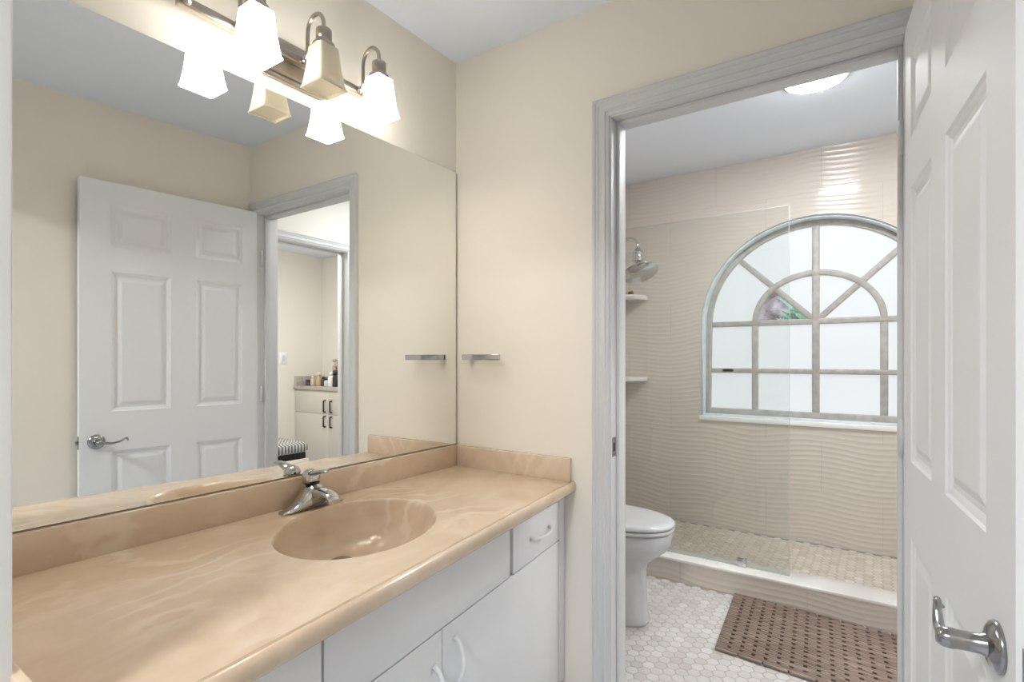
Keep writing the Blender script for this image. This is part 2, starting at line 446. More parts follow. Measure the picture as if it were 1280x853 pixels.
# --- hexagon mosaic floors
def hexfloor(name, x0, x1, y0, y1, z, fl, m, label):
    R = fl/math.sqrt(3); gap = .0026; v = []; f = []; tone = []
    dx = 1.5*R; dy = fl; i = 0; x = x0-R
    while x < x1+R:
        y = y0-fl+(dy/2 if i % 2 else 0)
        while y < y1+fl:
            if x0+R*.3 < x < x1-R*.3 and y0+fl*.2 < y < y1-fl*.2:
                rr = R-gap/2; o_ = len(v); t = random.random()
                dzz = random.uniform(-.0003, .0003)
                cl = lambda px, py: (min(max(px, x0), x1), min(max(py, y0), y1))
                for (s, zz) in ((rr-.0012, z+dzz), (rr, z-.0012)):
                    for k in range(6):
                        px, py = cl(x+s*math.cos(k*PI/3), y+s*math.sin(k*PI/3)); v.append((px, py, zz))
                f.append(tuple(o_+k for k in range(6))); tone.append(t)
                for k in range(6):
                    f.append((o_+k, o_+6+k, o_+6+(k+1) % 6, o_+(k+1) % 6)); tone.append(t)
            y += dy
        x += dx; i += 1
    b_ = MB().box(x0, x1, y0, y1, z-.08, z-.0015)
    nb = len(b_.v); nf = len(b_.f)
    me = bpy.data.meshes.new(name); me.from_pydata(b_.v+v, [], b_.f+[tuple(q+nb for q in p) for p in f])
    me.materials.append(m_grout); me.materials.append(m)
    for k, p in enumerate(me.polygons): p.material_index = 0 if k < nf else 1
    at = me.attributes.new('tone', 'FLOAT', 'FACE')
    at.data.foreach_set('value', [0.]*nf+tone)
    o = bpy.data.objects.new(name, me); COL.objects.link(o)
    return struct(o, label, 'floor')
hexfloor('floor_toilet', XL, XR, B+.12, 2.948, 0, .048, m_hex, 'white marble hexagon mosaic floor in front of the toilet')
hexfloor('floor_shower', XL, XR, 3.09, YW, .10, .046, m_hex2, 'beige hexagon mosaic floor inside the shower')
struct(MB().box(JL-.01, JR+.01, B-.02, B+.125, -.05, .004).build('trim_threshold', m_marb, bevel=.003), 'white stone threshold in the bathroom doorway', 'threshold')

# --- shower curb
cb = MB().box(XL, XR, 2.948, 3.10, -.04, .112)
curb = struct(cb.build('shower_curb', m_wave), 'low wavy tiled shower curb with a white stone top behind the wooden mat', 'curb')
MB().box(XL, XR, 2.938, 3.108, .112, .128).build('curb_top', m_marb, curb, bevel=.003)['label'] = 'white stone top'

# ------------------------------------------------------------------ door frames
CASE = [(0,0),(0,.017),(.004,.020),(.010,.019),(.014,.0155),(.019,.0155),(.023,.0125),(.031,.0115),(.037,.0115),(.040,.0135),(.044,.0135),(.047,.009),(.054,.0075),(.057,.006),(.057,0)]
def casing(mb, xo, x1, zt, plane, sgn, axis='x', right=True, z0=0.):
    n = len(CASE); P = lambda a, t, z: (a, plane+sgn*t, z) if axis == 'x' else (plane+sgn*t, a, z)
    rings = [[P(xo+u, t, z0) for u, t in CASE], [P(xo+u, t, zt-u) for u, t in CASE], [P(x1-u, t, zt-u) for u, t in CASE]]
    if right: rings.append([P(x1-u, t, z0) for u, t in CASE])
    mb.loft(rings, smooth=False)
d1 = thing('trim_2', 'white moulded door frame around the opening to the toilet and shower', 'door frame', (-.36, B, 0), kind='structure')
c_ = MB(); casing(c_, JL-.006-.057, JR+.006+.057, JT+.006+.057, B, -1); c_.build('casing', m_white, d1)
j_ = MB(); j_.box(JL-.012, JL, B-.002, B+.122, 0, JT+.012); j_.box(JR, JR+.012, B-.002, B+.122, 0, JT+.012); j_.box(JL, JR, B-.002, B+.122, JT, JT+.012)
j_.build('jamb', m_white, d1, bevel=.0015)
s_ = MB(); s_.box(JL, JL+.012, B+.040, B+.080, 0, JT); s_.box(JR-.012, JR, B+.040, B+.080, 0, JT); s_.box(JL+.012, JR-.012, B+.040, B+.080, JT-.012, JT)
s_.build('stop', m_white, d1, bevel=.002)
c2 = MB(); casing(c2, JL-.006-.057, JR+.006+.057, JT+.006+.057, B+.12, 1); c2.build('casing', m_white, d1)
sp = MB().box(JL-.001, JL+.0016, B+.006, B+.034, .90, .965)
spo = sp.build('strike_plate', m_satin, d1, bevel=.001); spo['label'] = 'metal strike plate'
MB().box(JL+.0015, JL+.0022, B+.012, B+.026, .918, .946).build('latch_hole', m_dark, spo)

d2 = thing('trim_3', 'white door frame of the second doorway seen in the mirror', 'door frame', (XR, 2.246, 0), kind='structure')
c_ = MB(); casing(c_, 1.90-.050, 2.655+.050, JT+.060, XR, -1, axis='y'); c_.build('casing', m_white, d2)
j_ = MB(); j_.box(XR-.002, XR+.112, 1.895, 1.907, 0, JT); j_.box(XR-.002, XR+.112, 2.648, 2.660, 0, JT); j_.box(XR-.002, XR+.112, 1.90, 2.655, JT-.002, JT+.012)
j_.build('jamb', m_white, d2, bevel=.0015)
s_ = MB(); s_.box(XR+.05, XR+.085, 1.907, 1.918, 0, JT); s_.box(XR+.05, XR+.085, 2.637, 2.648, 0, JT); s_.box(XR+.05, XR+.085, 1.907, 2.648, JT-.013, JT)
s_.build('stop', m_white, d2, bevel=.002)

# ------------------------------------------------------------------ door leaf (local: x along width from hinge, -y is the face towards the mirror)
ang = math.atan2(.885-1.69, .14-.058)
door = thing('door_1', 'open white six panel door with a lever handle at the right edge', 'door', (.058, 1.69, 0), rotz=ang, kind='structure')
DW, DT, DZ0, DZ1 = .812, .035, .012, 2.058
cols = [(.100, .332), (.448, .694)]; rows = [(.235, .800), (.985, 1.640), (1.760, 1.955)]
def leaf():
    mb = MB()
    xs_ = sorted([0, DW]+[c for p in cols for c in p]); zs_ = sorted([DZ0, DZ1]+[r for p in rows for r in p])
    for y, sg in ((0, 1), (DT, -1)):
        for i in range(len(xs_)-1):
            for j in range(len(zs_)-1):
                x0, x1, z0, z1_ = xs_[i], xs_[i+1], zs_[j], zs_[j+1]
                if (x0, x1) in cols and (z0, z1_) in rows:
                    prof = [(0, 0), (.005, .0035), (.012, .0055), (.017, .0085), (.020, .0085), (.027, .0085), (.042, .0030), (.046, .0025)]
                    rings = [[(x0+d, y+sg*e, z0+d), (x1-d, y+sg*e, z0+d), (x1-d, y+sg*e, z1_-d), (x0+d, y+sg*e, z1_-d)] for d, e in prof]
                    mb.loft(rings, caps=False, smooth=False)
                    o_ = len(mb.v); mb.add(rings[-1], [(0, 1, 2, 3)])
                else: mb.add([(x0, y, z0), (x1, y, z0), (x1, y, z1_), (x0, y, z1_)], [(0, 1, 2, 3)])
    mb.add([(0,0,DZ0),(DW,0,DZ0),(DW,DT,DZ0),(0,DT,DZ0),(0,0,DZ1),(DW,0,DZ1),(DW,DT,DZ1),(0,DT,DZ1)], [(0,1,2,3),(4,5,6,7),(1,2,6,5),(0,3,7,4)])
    return mb
lf = leaf().build('leaf', m_door, door, fix=False)
bm = bmesh.new(); bm.from_mesh(lf.data); bmesh.ops.remove_doubles(bm, verts=bm.verts, dist=1e-5); bmesh.ops.recalc_face_normals(bm, faces=bm.faces); bm.to_mesh(lf.data); bm.free()
RX, RZ = .750, .850
hd = bpy.data.objects.new('lever_handle', None); COL.objects.link(hd); hd.parent = door; hd['local_build'] = True; hd['label'] = 'satin metal lever handle'
MB().lathe([(.0, 0), (.033, 0), (.034, .003), (.032, .007), (.026, .011), (.018, .014), (.0001, .0145)], (RX, 0, RZ), (0, -1, 0), 32).build('rosette', m_satin, hd)
MB().lathe([(.0, .008), (.016, .010), (.0150, .016), (.0130, .020), (.0125, .036), (.0128, .044), (.0138, .050), (.013, .060), (.009, .066), (.0001, .067)], (RX, 0, RZ), (0, -1, 0), 24).build('neck', m_satin, hd)
pth = []; rad = []
for k in range(25):
    t = k/24; pth.append((RX-.002-.104*t, -.056+.010*t*t, RZ-.007*math.sin(t*PI*.9)+.011*max(0, t-.45)/.55+(.004*math.sin((t-.8)/.2*PI*.5) if t > .8 else 0)))
    rad.append(.0095-.0045*t)
pth += [(RX-.110, -.043, RZ+.004), (RX-.112, -.038, RZ-.001)]; rad += [.0045, .0035]
MB().tube(pth, rad, 12, flat=.7).build('lever', m_satin, hd)
MB().box(DW-.001, DW+.0015, .006, .029, RZ-.03, RZ+.03).build('latch_plate', m_satin, door, bevel=.0005)
MB().box(DW+.001, DW+.011, .012, .023, RZ-.009, RZ+.009).build('latch_bolt', m_satin, door, bevel=.002)
for z in (.25, 1.03, 1.80):
    MB().lathe([(.0, -.045), (.006, -.045), (.006, .045), (.0, .045)], (-.004, -.004, z), (0, 0, 1), 12).build('hinge', m_white, door)

# ------------------------------------------------------------------ mirror
mir = thing('wall_mirror', 'long frameless mirror above the tan vanity top', 'mirror', (A, .93, .895))
MB().box(A+.001, A+.004, .176, 1.666, .8862, 1.9925).build('backing', m_dark, mir)
MB().box(A+.004, A+.009, .178, 1.662, .8880, 1.990).build('mirror_glass', m_mirror, mir)

# ------------------------------------------------------------------ vanity
S = .1066
def xf(y): return -.892+S*(1.683-y)       # groove line near the front edge of the top
ct = thing('vanity_countertop', 'tan marbled vanity top with an integral oval sink under the mirror', 'countertop', (-1.12, .93, .76))
ZC = .80; Y0, Y1 = .174, B
SC = Vector((-1.1145, .928)); SA, SB = .252, .1915; SR = math.radians(117.2)
def top_mesh():
    mb = MB(); n = 96
    quad = [(A, Y0), (xf(Y0), Y0), (xf(Y1), Y1), (A, Y1)]
    def hit(th):
        d = Vector((math.cos(th), math.sin(th))); best = 9
        for i in range(4):
            p = Vector(quad[i]); q = Vector(quad[(i+1) % 4]); e = q-p
            den = d.x*e.y-d.y*e.x
            if abs(den) < 1e-9: continue
            r = p-SC; t = (r.x*e.y-r.y*e.x)/den; s_ = (r.x*d.y-r.y*d.x)/den
            if t > 0 and -1e-6 <= s_ <= 1+1e-6: best = min(best, t)
        return best
    ths = sorted([2*PI*k/n for k in range(n)]+[math.atan2(q[1]-SC.y, q[0]-SC.x) % (2*PI) for q in quad])
    def ell(th, k=1.):
        a = th-SR; r = 1/math.sqrt((math.cos(a)/SA)**2+(math.sin(a)/SB)**2); return r*k
    rings = []
    rings.append([(SC.x+math.cos(t)*hit(t), SC.y+math.sin(t)*hit(t), ZC) for t in ths])
    rings.append([(SC.x+math.cos(t)*(ell(t)*1.04*.5+.5*min(hit(t), ell(t)*1.04+.02)) , SC.y+math.sin(t)*(ell(t)*1.04*.5+.5*min(hit(t), ell(t)*1.04+.02)), ZC) for t in ths])
    rings.append([(SC.x+math.cos(t)*ell(t, 1.012), SC.y+math.sin(t)*ell(t, 1.012), ZC) for t in ths])
    top = rings
    basin = []
    DR = Vector((-1.24, .96))
    for k, dz in ((1.012, 0), (1.0, -.002), (.985, -.008), (.965, -.020), (.93, -.045), (.87, -.075), (.78, -.100), (.64, -.117), (.46, -.126), (.28, -.130), (.12, -.132)):
        m_ = (1-k)*.95; c = SC.lerp(DR, max(0, m_))
        basin.append([(c.x+math.cos(t)*ell(t, k), c.y+math.sin(t)*ell(t, k), ZC+dz) for t in ths])
    return top, basin
tr, bs = top_mesh()
mb = MB(); mb.loft(tr, caps=False, smooth=False); mb.build('top_slab', m_marble, ct)
sink = MB(); sink.loft(bs, caps=False, smooth=True); o_ = sink.add(bs[-1], [tuple(range(len(bs[-1])))]); sk = sink.build('sink_basin', m_marble, ct, fix=False)
bm = bmesh.new(); bm.from_mesh(sk.data); bmesh.ops.remove_doubles(bm, verts=bm.verts, dist=1e-6); bm.to_mesh(sk.data); bm.free()
dr = MB(); dr.lathe([(.0, .0), (.030, .0), (.031, .003), (.026, .005), (.020, .002), (.0, .001)], (-1.230, .957, ZC-.1325), (0, 0, 1), 28)
dro = dr.build('drain', m_chrome, ct)
# rolled front edge
prof = [(0, 0), (.0015, -.0040), (.0045, -.0040), (.0065, .0005), (.010, .0012), (.014, .0002), (.0185, -.004), (.021, -.011), (.0215, -.020), (.0195, -.030), (.015, -.036), (.008, -.039), (-.02, -.039), (-.03, -.03)]
nn = Vector((1, S)).normalized()
rings = [[(xf(y)+u*nn.x, y+(0 if y in (Y0, Y1) else 0), ZC+z) for u, z in prof] for y in (Y0, Y1)]
mb = MB(); mb.loft(rings, caps=False, smooth=True, closed=False); mb.add(rings[0], [tuple(range(len(prof)))]); mb.add(rings[1], [tuple(range(len(prof)))])
mb.build('front_edge', m_marble, ct)
MB().box(A, A+.019, Y0, Y1, ZC-.002, .884).build('backsplash', m_marble, ct, bevel=.004)
bq = MB().prism([(A+.019, Y1-.019), (xf(Y1)+.006, Y1-.019), (xf(Y1)+.004, Y1), (A+.019, Y1)], ZC-.002, .882).build('side_splash', m_marble, ct, bevel=.004)
MB().prism([(A+.019, Y0), (xf(Y0)-.02, Y0), (xf(Y0)-.02, Y0+.012), (A+.019, Y0+.012)], ZC-.002, .880).build('side_splash', m_marble, ct, bevel=.003)

cab = thing('vanity_cabinet', 'white slab front vanity cabinet below the tan marbled top', 'cabinet', (-1.1, .93, 0))
def cx_(y, d=0.): return xf(y)-.0235+d       # front face of the cabinet, skewed like the top
def slab(y0, y1, z0, z1, d0=-.018, d1=0.):
    return MB().add([(cx_(y0, d0), y0, z0), (cx_(y0, d1), y0, z0), (cx_(y1, d1), y1, z0), (cx_(y1, d0), y1, z0),
                     (cx_(y0, d0), y0, z1), (cx_(y0, d1), y0, z1), (cx_(y1, d1), y1, z1), (cx_(y1, d0), y1, z1)],
                    [(0,3,2,1),(4,5,6,7),(0,1,5,4),(1,2,6,5),(2,3,7,6),(3,0,4,7)])
ZT = .7605
cc = MB()
cc.prism([(A+.002, Y0+.004), (cx_(Y0, -.019), Y0+.004), (cx_(Y1, -.019), Y1-.001), (A+.002, Y1-.001)], .10, .655)
v_ = slab(Y0+.004, Y1-.001, .655, ZT, -.035, -.019); cc.add(v_.v, v_.f)
cc.box(A+.002, A+.02, Y0+.004, Y1-.001, .655, ZT)
cc.prism([(A+.002, Y1-.02), (cx_(Y1, -.02), Y1-.02), (cx_(Y1, -.02), Y1-.001), (A+.002, Y1-.001)], .655, ZT)
cc.build('carcass', m_cabgap, cab)
MB().prism([(A+.05, Y0+.004), (cx_(Y0, -.075), Y0+.004), (cx_(Y1, -.075), Y1-.001), (A+.05, Y1-.001)], 0, .10).build('toe_kick', m_cab, cab)
slab(1.622, Y1-.001, .10, ZT).build('filler_stile', m_cab, cab, bevel=.0015)
G = .0018
def pull(name, parent, p, q, out=.028, r=.005, n=14):
    """bowed handle from p to q standing out from the cabinet face"""
    p, q = Vector(p), Vector(q); o_ = Vector((nn.x, nn.y, 0)); pts = []
    for k in range(n+1):
        t = k/n; pts.append(p.lerp(q, t)+o_*(out*math.sin(PI*t)**.55))
    hb = MB().tube(pts, [r*(1.25 if k in (0, n) else 1) for k in range(n+1)], 10)
    return hb.build(name, m_cab, parent)
dw = slab(1.285, 1.620, .603, ZT-.004).build('drawer', m_cab, cab, bevel=.0015); pull('handle', dw, (cx_(1.395), 1.395, .672), (cx_(1.535), 1.535, .672))
slab(.586, 1.265, .603, ZT-.004).build('false_drawer_front', m_cab, cab, bevel=.0015)
dl = slab(Y0+.006, .580, .603, ZT-.004).build('drawer', m_cab, cab, bevel=.0015); pull('handle', dl, (cx_(.30), .30, .672), (cx_(.44), .44, .672))
dA = slab(.586, .934, .115, .599).build('door', m_cab, cab, bevel=.0015); pull('handle', dA, (cx_(.903), .903, .425), (cx_(.903), .903, .530))
dB = slab(.937, 1.619, .115, .599).build('door', m_cab, cab, bevel=.0015); pull('handle', dB, (cx_(.985), .985, .445), (cx_(.985), .985, .560))
dC = slab(Y0+.006, .580, .115, .599).build('door', m_cab, cab, bevel=.0015); pull('handle', dC, (cx_(.535), .535, .43), (cx_(.535), .535, .54))

# ------------------------------------------------------------------ faucet
FX, FY = -1.352, .955
fa = thing('sink_faucet', 'chrome single lever faucet on the vanity top behind the sink', 'faucet', (FX, FY, ZC))
rings = []
for y, hw, h in ((-.104, .010, .004), (-.100, .016, .008), (-.085, .021, .012), (-.065, .022, .020), (-.045, .023, .036), (-.030, .026, .054), (-.016, .029, .068), (0, .030, .072), (.016, .029, .068), (.030, .026, .052), (.045, .023, .032), (.065, .022, .018), (.085, .021, .011), (.094, .014, .006)):
    rg = []
    for k in range(16):
        a = 2*PI*k/16; c, s_ = math.cos(a), math.sin(a)
        rg.append((FX+hw*math.copysign(abs(c)**.7, c), FY+y, ZC+max(0, h*(.5+.5*math.copysign(abs(s_)**.8, s_)))))
    rings.append(rg)
MB().loft(rings).build('base_body', m_chrome, fa)
rings = []
for x, z, hw, hh in ((-.005, .030, .028, .030), (.02, .034, .025, .028), (.04, .040, .0225, .020), (.06, .044, .021, .014), (.080, .043, .0205, .0105), (.091, .037, .020, .010), (.097, .029, .018, .007)):
    rings.append([(FX+x, FY+hw*math.copysign(abs(math.cos(2*PI*k/16))**.6, math.cos(2*PI*k/16)), ZC+z+hh*math.copysign(abs(math.sin(2*PI*k/16))**.6, math.sin(2*PI*k/16))) for k in range(16)])
spt = MB().loft(rings).build('spout', m_chrome, fa)
MB().lathe([(.0, 0), (.011, 0), (.011, -.012), (.0, -.012)], (FX+.082, FY, ZC+.034), (0, 0, 1), 18).build('aerator', m_chrome, spt)
MB().lathe([(.0, .068), (.0225, .068), (.0225, .073), (.0, .073)], (FX-.004, FY, ZC), (-.06, 0, 1), 24).build('collar', m_black, fa)
hv = MB().lathe([(.0, .071), (.0245, .071), (.0255, .082), (.0245, .094), (.020, .104), (.011, .110), (.0, .111)], (FX-.006, FY, ZC), (-.08, 0, 1), 24)
rings = []
for x, z, hw, hh in ((-.004, .097, .019, .011), (.018, .104, .018, .0085), (.036, .108, .0165, .0065), (.052, .111, .0150, .0055), (.066, .111, .013, .0045), (.071, .110, .009, .003)):
    rings.append([(FX+x, FY+hw*math.cos(2*PI*k/14), ZC+z+hh*math.sin(2*PI*k/14)) for k in range(14)])
hv.loft(rings); hv.build('lever', m_chrome, fa)

# ------------------------------------------------------------------ vanity light
vl = thing('vanity_light', 'brushed nickel bar light with three square glass shades above the mirror', 'light fixture', (A, .93, 2.09))
ZB = 2.093
MB().box(A, A+.018, .832, 1.035, 2.030, 2.150).build('backplate', m_nickel, vl, bevel=.006)
MB().box(A+.018, A+.030, .842, 1.025, 2.042, 2.138).build('plate_step', m_nickel, vl, bevel=.005)
MB().box(A+.030, A+.052, .60, 1.165, ZB-.012, ZB+.012).build('crossbar', m_nickel, vl, bevel=.003)
XS = -1.278
def sq(c, hw, z, r=.16):
    pts = rrect(2*hw, 2*hw, hw*r, 3); return [(c[0]+x, c[1]+y, z) for x, y in pts]
def lamp(y, on, shade=True):
    arm = MB(); p = [(A+.046, y, ZB), (A+.062, y, ZB+.004), (A+.067, y, ZB+.02), (A+.068, y, ZB+.075)]
    cxm = (A+.068+XS)/2; r = (XS-(A+.068))/2
    for k in range(1, 12): t = PI-PI*k/12; p.append((cxm+r*math.cos(t), y, ZB+.075+r*1.15*math.sin(t)))
    p.append((XS, y, ZB+.072)); p.append((XS, y, ZB+.055))
    arm.tube(p, .0058, 10); arm.lathe([(.0, .0), (.0105, .002), (.012, .008), (.009, .014), (.0, .016)], (A+.050, y, ZB), (1, 0, 0), 16)
    ao = arm.build('arm', m_nickel, vl)
    MB().lathe([(.0, .066), (.013, .066), (.0195, .062), (.0215, .059), (.0215, .036), (.0195, .034), (.0195, .026), (.0300, .020), (.031, .010), (.0, .010)], (XS, y, ZB), (0, 0, 1), 24).build('socket', m_nickel, ao)
    if not shade: return
    zt, zb = ZB+.010, 1.986
    rings = []
    for t, hw in ((0, .0300), (.03, .0310), (.25, .0335), (.5, .0360), (.75, .0400), (.92, .0435), (1, .0468)):
        rings.append(sq((XS, y), hw, zt+(zb-zt)*t))
    inner = [[(XS+(x-XS)*.91, y+(yy-y)*.91, z) for x, yy, z in r] for r in rings[::-1]]
    mb = MB(); mb.loft(rings+inner, caps=False, smooth=True); mb.add(rings[0], [tuple(range(len(rings[0])))])
    so = mb.build('shade', m_shade_on if on else m_shade_off, vl)
    MB().add(sq((XS, y), .0425, zb+.006), [tuple(range(len(rings[0])))]).build('bottom_pane', m_pane_on if on else m_pane_off, so, fix=False)
    so['label'] = 'glowing square glass shade' if on else 'unlit cream square glass shade'
    bl = MB().lathe([(.0, .02), (.010, .018), (.011, 0), (.016, -.016), (.0185, -.030), (.015, -.042), (.007, -.049), (.0, -.050)], (XS, y, ZB-.012), (0, 0, 1), 16)
    bo = bl.build('bulb', m_bulb if on else m_seat, so)
lamp(.739, True); lamp(.936, False); lamp(1.137, True); lamp(.615, False, shade=False)

# ------------------------------------------------------------------ towel bar on the doorway wall
tb = thing('towel_bar', 'small chrome square towel bar on the cream wall beside the mirror', 'towel bar', (-1.345, B, 1.2375))
MB().box(-1.348, -1.326, B-.004, B, 1.2255, 1.2495).build('mount_plate', m_chrome, tb, bevel=.0015)
MB().box(-1.345, -1.329, B-.046, B-.006, 1.2265, 1.2485).build('post', m_chrome, tb, bevel=.0015)
MB().box(-1.3455, -1.166, B-.055, B-.044, 1.2262, 1.2488).build('bar', m_chrome, tb, bevel=.0015)

# ------------------------------------------------------------------ toilet
TY = 2.405
to = thing('toilet', 'white elongated toilet with closed lid seen past the door frame', 'toilet', (-1.15, TY, 0))
def egg(z, xn, xb, hw, n=40, p=.85):
    xc = xb+(xn-xb)*.45; pts = []
    for k in range(n):
        a = 2*PI*k/n; c, s_ = math.cos(a), math.sin(a)
        x = xc+(xn-xc)*c if c > 0 else xc+(xc-xb)*math.copysign(abs(c)**.7, c)
        pts.append((x, TY+hw*math.copysign(abs(s_)**(p if c > 0 else .75), s_), z))
    return pts
bowl = [egg(0, -.875, -1.42, .118, p=.7), egg(.012, -.872, -1.42, .120, p=.7), egg(.05, -.885, -1.41, .112, p=.7), egg(.16, -.890, -1.40, .108, p=.75), egg(.25, -.888, -1.40, .110, p=.78),
        egg(.285, -.872, -1.40, .118), egg(.315, -.835, -1.40, .140), egg(.345, -.797, -1.40, .163), egg(.385, -.773, -1.40, .178), egg(.425, -.766, -1.40, .182), egg(.436, -.770, -1.40, .180), egg(.438, -.785, -1.39, .170)]
MB().loft(bowl).build('bowl', m_porc, to)
seat = [egg(.440, -.768, -1.34, .180), egg(.443, -.760, -1.345, .187), egg(.455, -.759, -1.345, .188), egg(.459, -.765, -1.34, .182)]
MB().loft(seat).build('seat', m_seat, to)
lid = [egg(.462, -.764, -1.34, .184), egg(.465, -.757, -1.345, .190), egg(.476, -.757, -1.345, .190), egg(.485, -.768, -1.34, .180), egg(.490, -.80, -1.33, .155), egg(.493, -.90, -1.28, .08)]
MB().loft(lid).build('lid', m_seat, to)
for dy in (-.07, .07): MB().lathe([(.0, -.02), (.012, -.02), (.012, .02), (.0, .02)], (-1.352, TY+dy, .468), (0, 1, 0), 14).build('lid_hinge', m_seat, to)
tk = [[(-1.455+x, TY+y, z) for x, y in rrect(d, w_, .03)] for z, d, w_ in ((.40, .15, .34), (.42, .165, .37), (.60, .18, .395), (.775, .185, .41))]
tank = MB().loft(tk).build('tank', m_porc, to)
tl = [[(-1.453+x, TY+y, z) for x, y in rrect(d, w_, .03)] for z, d, w_ in ((.776, .195, .425), (.785, .203, .432), (.805, .203, .432), (.813, .19, .42))]
MB().loft(tl).build('tank_lid', m_porc, to)
MB().tube([(-1.362, TY-.15, .72), (-1.345, TY-.15, .72), (-1.342, TY-.135, .719), (-1.341, TY-.085, .714)], [.008, .008, .006, .005], 10).build('flush_lever', m_chrome, to)

# ------------------------------------------------------------------ shower glass
gp = thing('shower_glass_panel', 'clear fixed glass panel standing on the shower curb', 'glass panel', (-.95, 3.03, .128))
MB().box(XL+.003, -.366, 3.026, 3.034, .131, 2.010).build('glass', m_glass, gp)
MB().box(-.366, -.3645, 3.026, 3.034, .131, 2.010).build('side_edge', m_glassedge, gp)
MB().box(XL+.003, -.3645, 3.026, 3.034, 2.010, 2.0125).build('top_edge', m_glassedge, gp)
MB().box(XL+.003, -.3645, 3.024, 3.036, .128, .1312).build('bottom_seal', m_glassedge, gp)
cl = MB(); cl.box(-.612, -.568, 3.016, 3.0255, .129, .168); cl.box(-.612, -.568, 3.0345, 3.044, .129, .168); cl.box(-.612, -.568, 3.0255, 3.0345, .1285, .131)
cl.build('clip', m_chrome, gp, bevel=.0015)['label'] = 'small chrome glass clip'

# ------------------------------------------------------------------ shower head
HY = 3.38
shd = thing('rain_shower', 'chrome round rain shower head on a bent arm behind the glass', 'shower head', (XL, HY, 2.03))
MB().lathe([(.0, 0), (.032, 0), (.030, .008), (.014, .012), (.0, .012)], (XL, HY, 2.030), (1, 0, 0), 24).build('flange', m_chrome, shd)
p = [(XL, HY, 2.030), (XL+.10, HY, 2.034), (XL+.20, HY, 2.034)]
for k in range(1, 9): t = PI/2*k/8; p.append((XL+.20+.055*math.sin(t), HY, 1.979+.055*math.cos(t)))
p.append((XL+.257, HY, 1.955))
MB().tube(p, .0105, 12).build('arm', m_chrome, shd)
hx = XL+.258
MB().lathe([(.0, .0), (.017, 0), (.020, -.012), (.034, -.020), (.036, -.030), (.033, -.042), (.036, -.050), (.036, -.056), (.033, -.062), (.036, -.074), (.034, -.086), (.020, -.094), (.015, -.105), (.0, -.106)], (hx, HY, 1.962), (.03, 0, 1), 28).build('filter', m_chrome, shd)
ax = Vector((-.40, .30, 1)).normalized()
MB().lathe([(.0, .06), (.013, .058), (.015, .045), (.012, .03), (.022, .018), (.055, .008), (.118, .003), (.123, -.001), (.121, -.006), (.0, -.007)], (hx+.012, HY, 1.802), ax, 36).build('spray_disc', m_chrome, shd)

# ------------------------------------------------------------------ corner shelves
def shelf(z, label):
    r = .195; pts = [(XL, YW)]+[(XL+r*math.sin(PI/2*k/14)**.85, YW-r*math.cos(PI/2*k/14)**.85) for k in range(15)]
    return tag(MB().prism(pts, z-.032, z).build('corner_shelf', m_marb, bevel=.004), label, 'shelf', 'white corner shelves in the shower')
shelf(1.688, 'upper white stone corner shelf just below the shower head')
shelf(1.103, 'lower white stone corner shelf in the shower, nothing on it')
ib = thing('soap_bottle', 'small amber bottle with a dark red cap lying on the upper shower shelf', 'bottle', (-1.50, 3.66, 1.705))
m_amber = mat('yellow_plastic', srgb(196, 180, 120), .35); m_redcap = mat('dark_red_plastic', srgb(110, 52, 42), .4)
MB().lathe([(.0, 0), (.015, .001), (.017, .006), (.017, .055), (.012, .064), (.009, .066), (.0, .066)], (-1.54, 3.655, 1.705), (1, 0, 0), 18).build('bottle_body', m_amber, ib)
MB().lathe([(.0, .064), (.0135, .064), (.0145, .068), (.0145, .092), (.012, .096), (.0, .096)], (-1.54, 3.655, 1.7055), (1, 0, 0), 18).build('cap', m_redcap, ib)

# ------------------------------------------------------------------ wooden bath mat (local frame, slats along x)
def bathmat():
    L_, W_ = .80, .585; mb = MB(); rows_ = 15; pr = W_/rows_
    for r in range(rows_):
        y0 = r*pr
        for (a, b) in ((.0015, .0120), (.0132, .0237)):
            mb.box(0 if r else .0, L_, y0+a, y0+b, .004, .013)
        x = .0; k = 0; nxt = .052
        while x < L_:
            x1 = min(nxt-.0072, L_); mb.box(x, x1, y0+.0246, y0+pr-.0005, .004, .013)
            x = nxt+.0072; nxt += .0475; k += 1
    x = 0
    while x < L_:
        mb.box(x, min(x+.088, L_), -.011, .0005, .004, .013); mb.box(x, min(x+.088, L_), W_, W_+.011, .004, .013); x += .095
    return mb
mt = bathmat().build('bath_mat', m_wood, bevel=.0012, seg=1); mt.location = (-.563, 2.352, 0); mt.rotation_euler = (0, 0, math.radians(-4.0))
tag(mt, 'brown wooden slat bath mat on the hexagon floor before the curb', 'bath mat')
hole_shade = MB().box(.012, .79, .006, .575, .0005, .0042).build('backing', m_dark); hole_shade.parent = mt  # dark sheet standing in for the shade seen through the slat holes
for me_ in (mt.data, hole_shade.data): me_.transform(Matrix(((1, -.148, 0, 0), (0, 1, 0, 0), (0, 0, 1, 0), (0, 0, 0, 1))))

# ------------------------------------------------------------------ flush ceiling lights
def ceil_light(loc, r, m, label):
    t = thing('ceiling_light', label, 'ceiling light', loc)
    MB().lathe([(.0, 0), (r+.018, 0), (r+.018, -.010), (r+.004, -.016), (r, -.014), (.0, -.014)], loc, (0, 0, 1), 40).build('rim', m_white, t)
    MB().lathe([(.0, -.0145), (r, -.0145), (r*.97, -.020), (r*.7, -.027), (.0, -.031)], loc, (0, 0, 1), 40).build('diffuser', m, t)
    return t
ceil_light((-.23, 2.78, CEIL2), .125, m_lamp, 'round flush ceiling light over the shower, above the door frame')

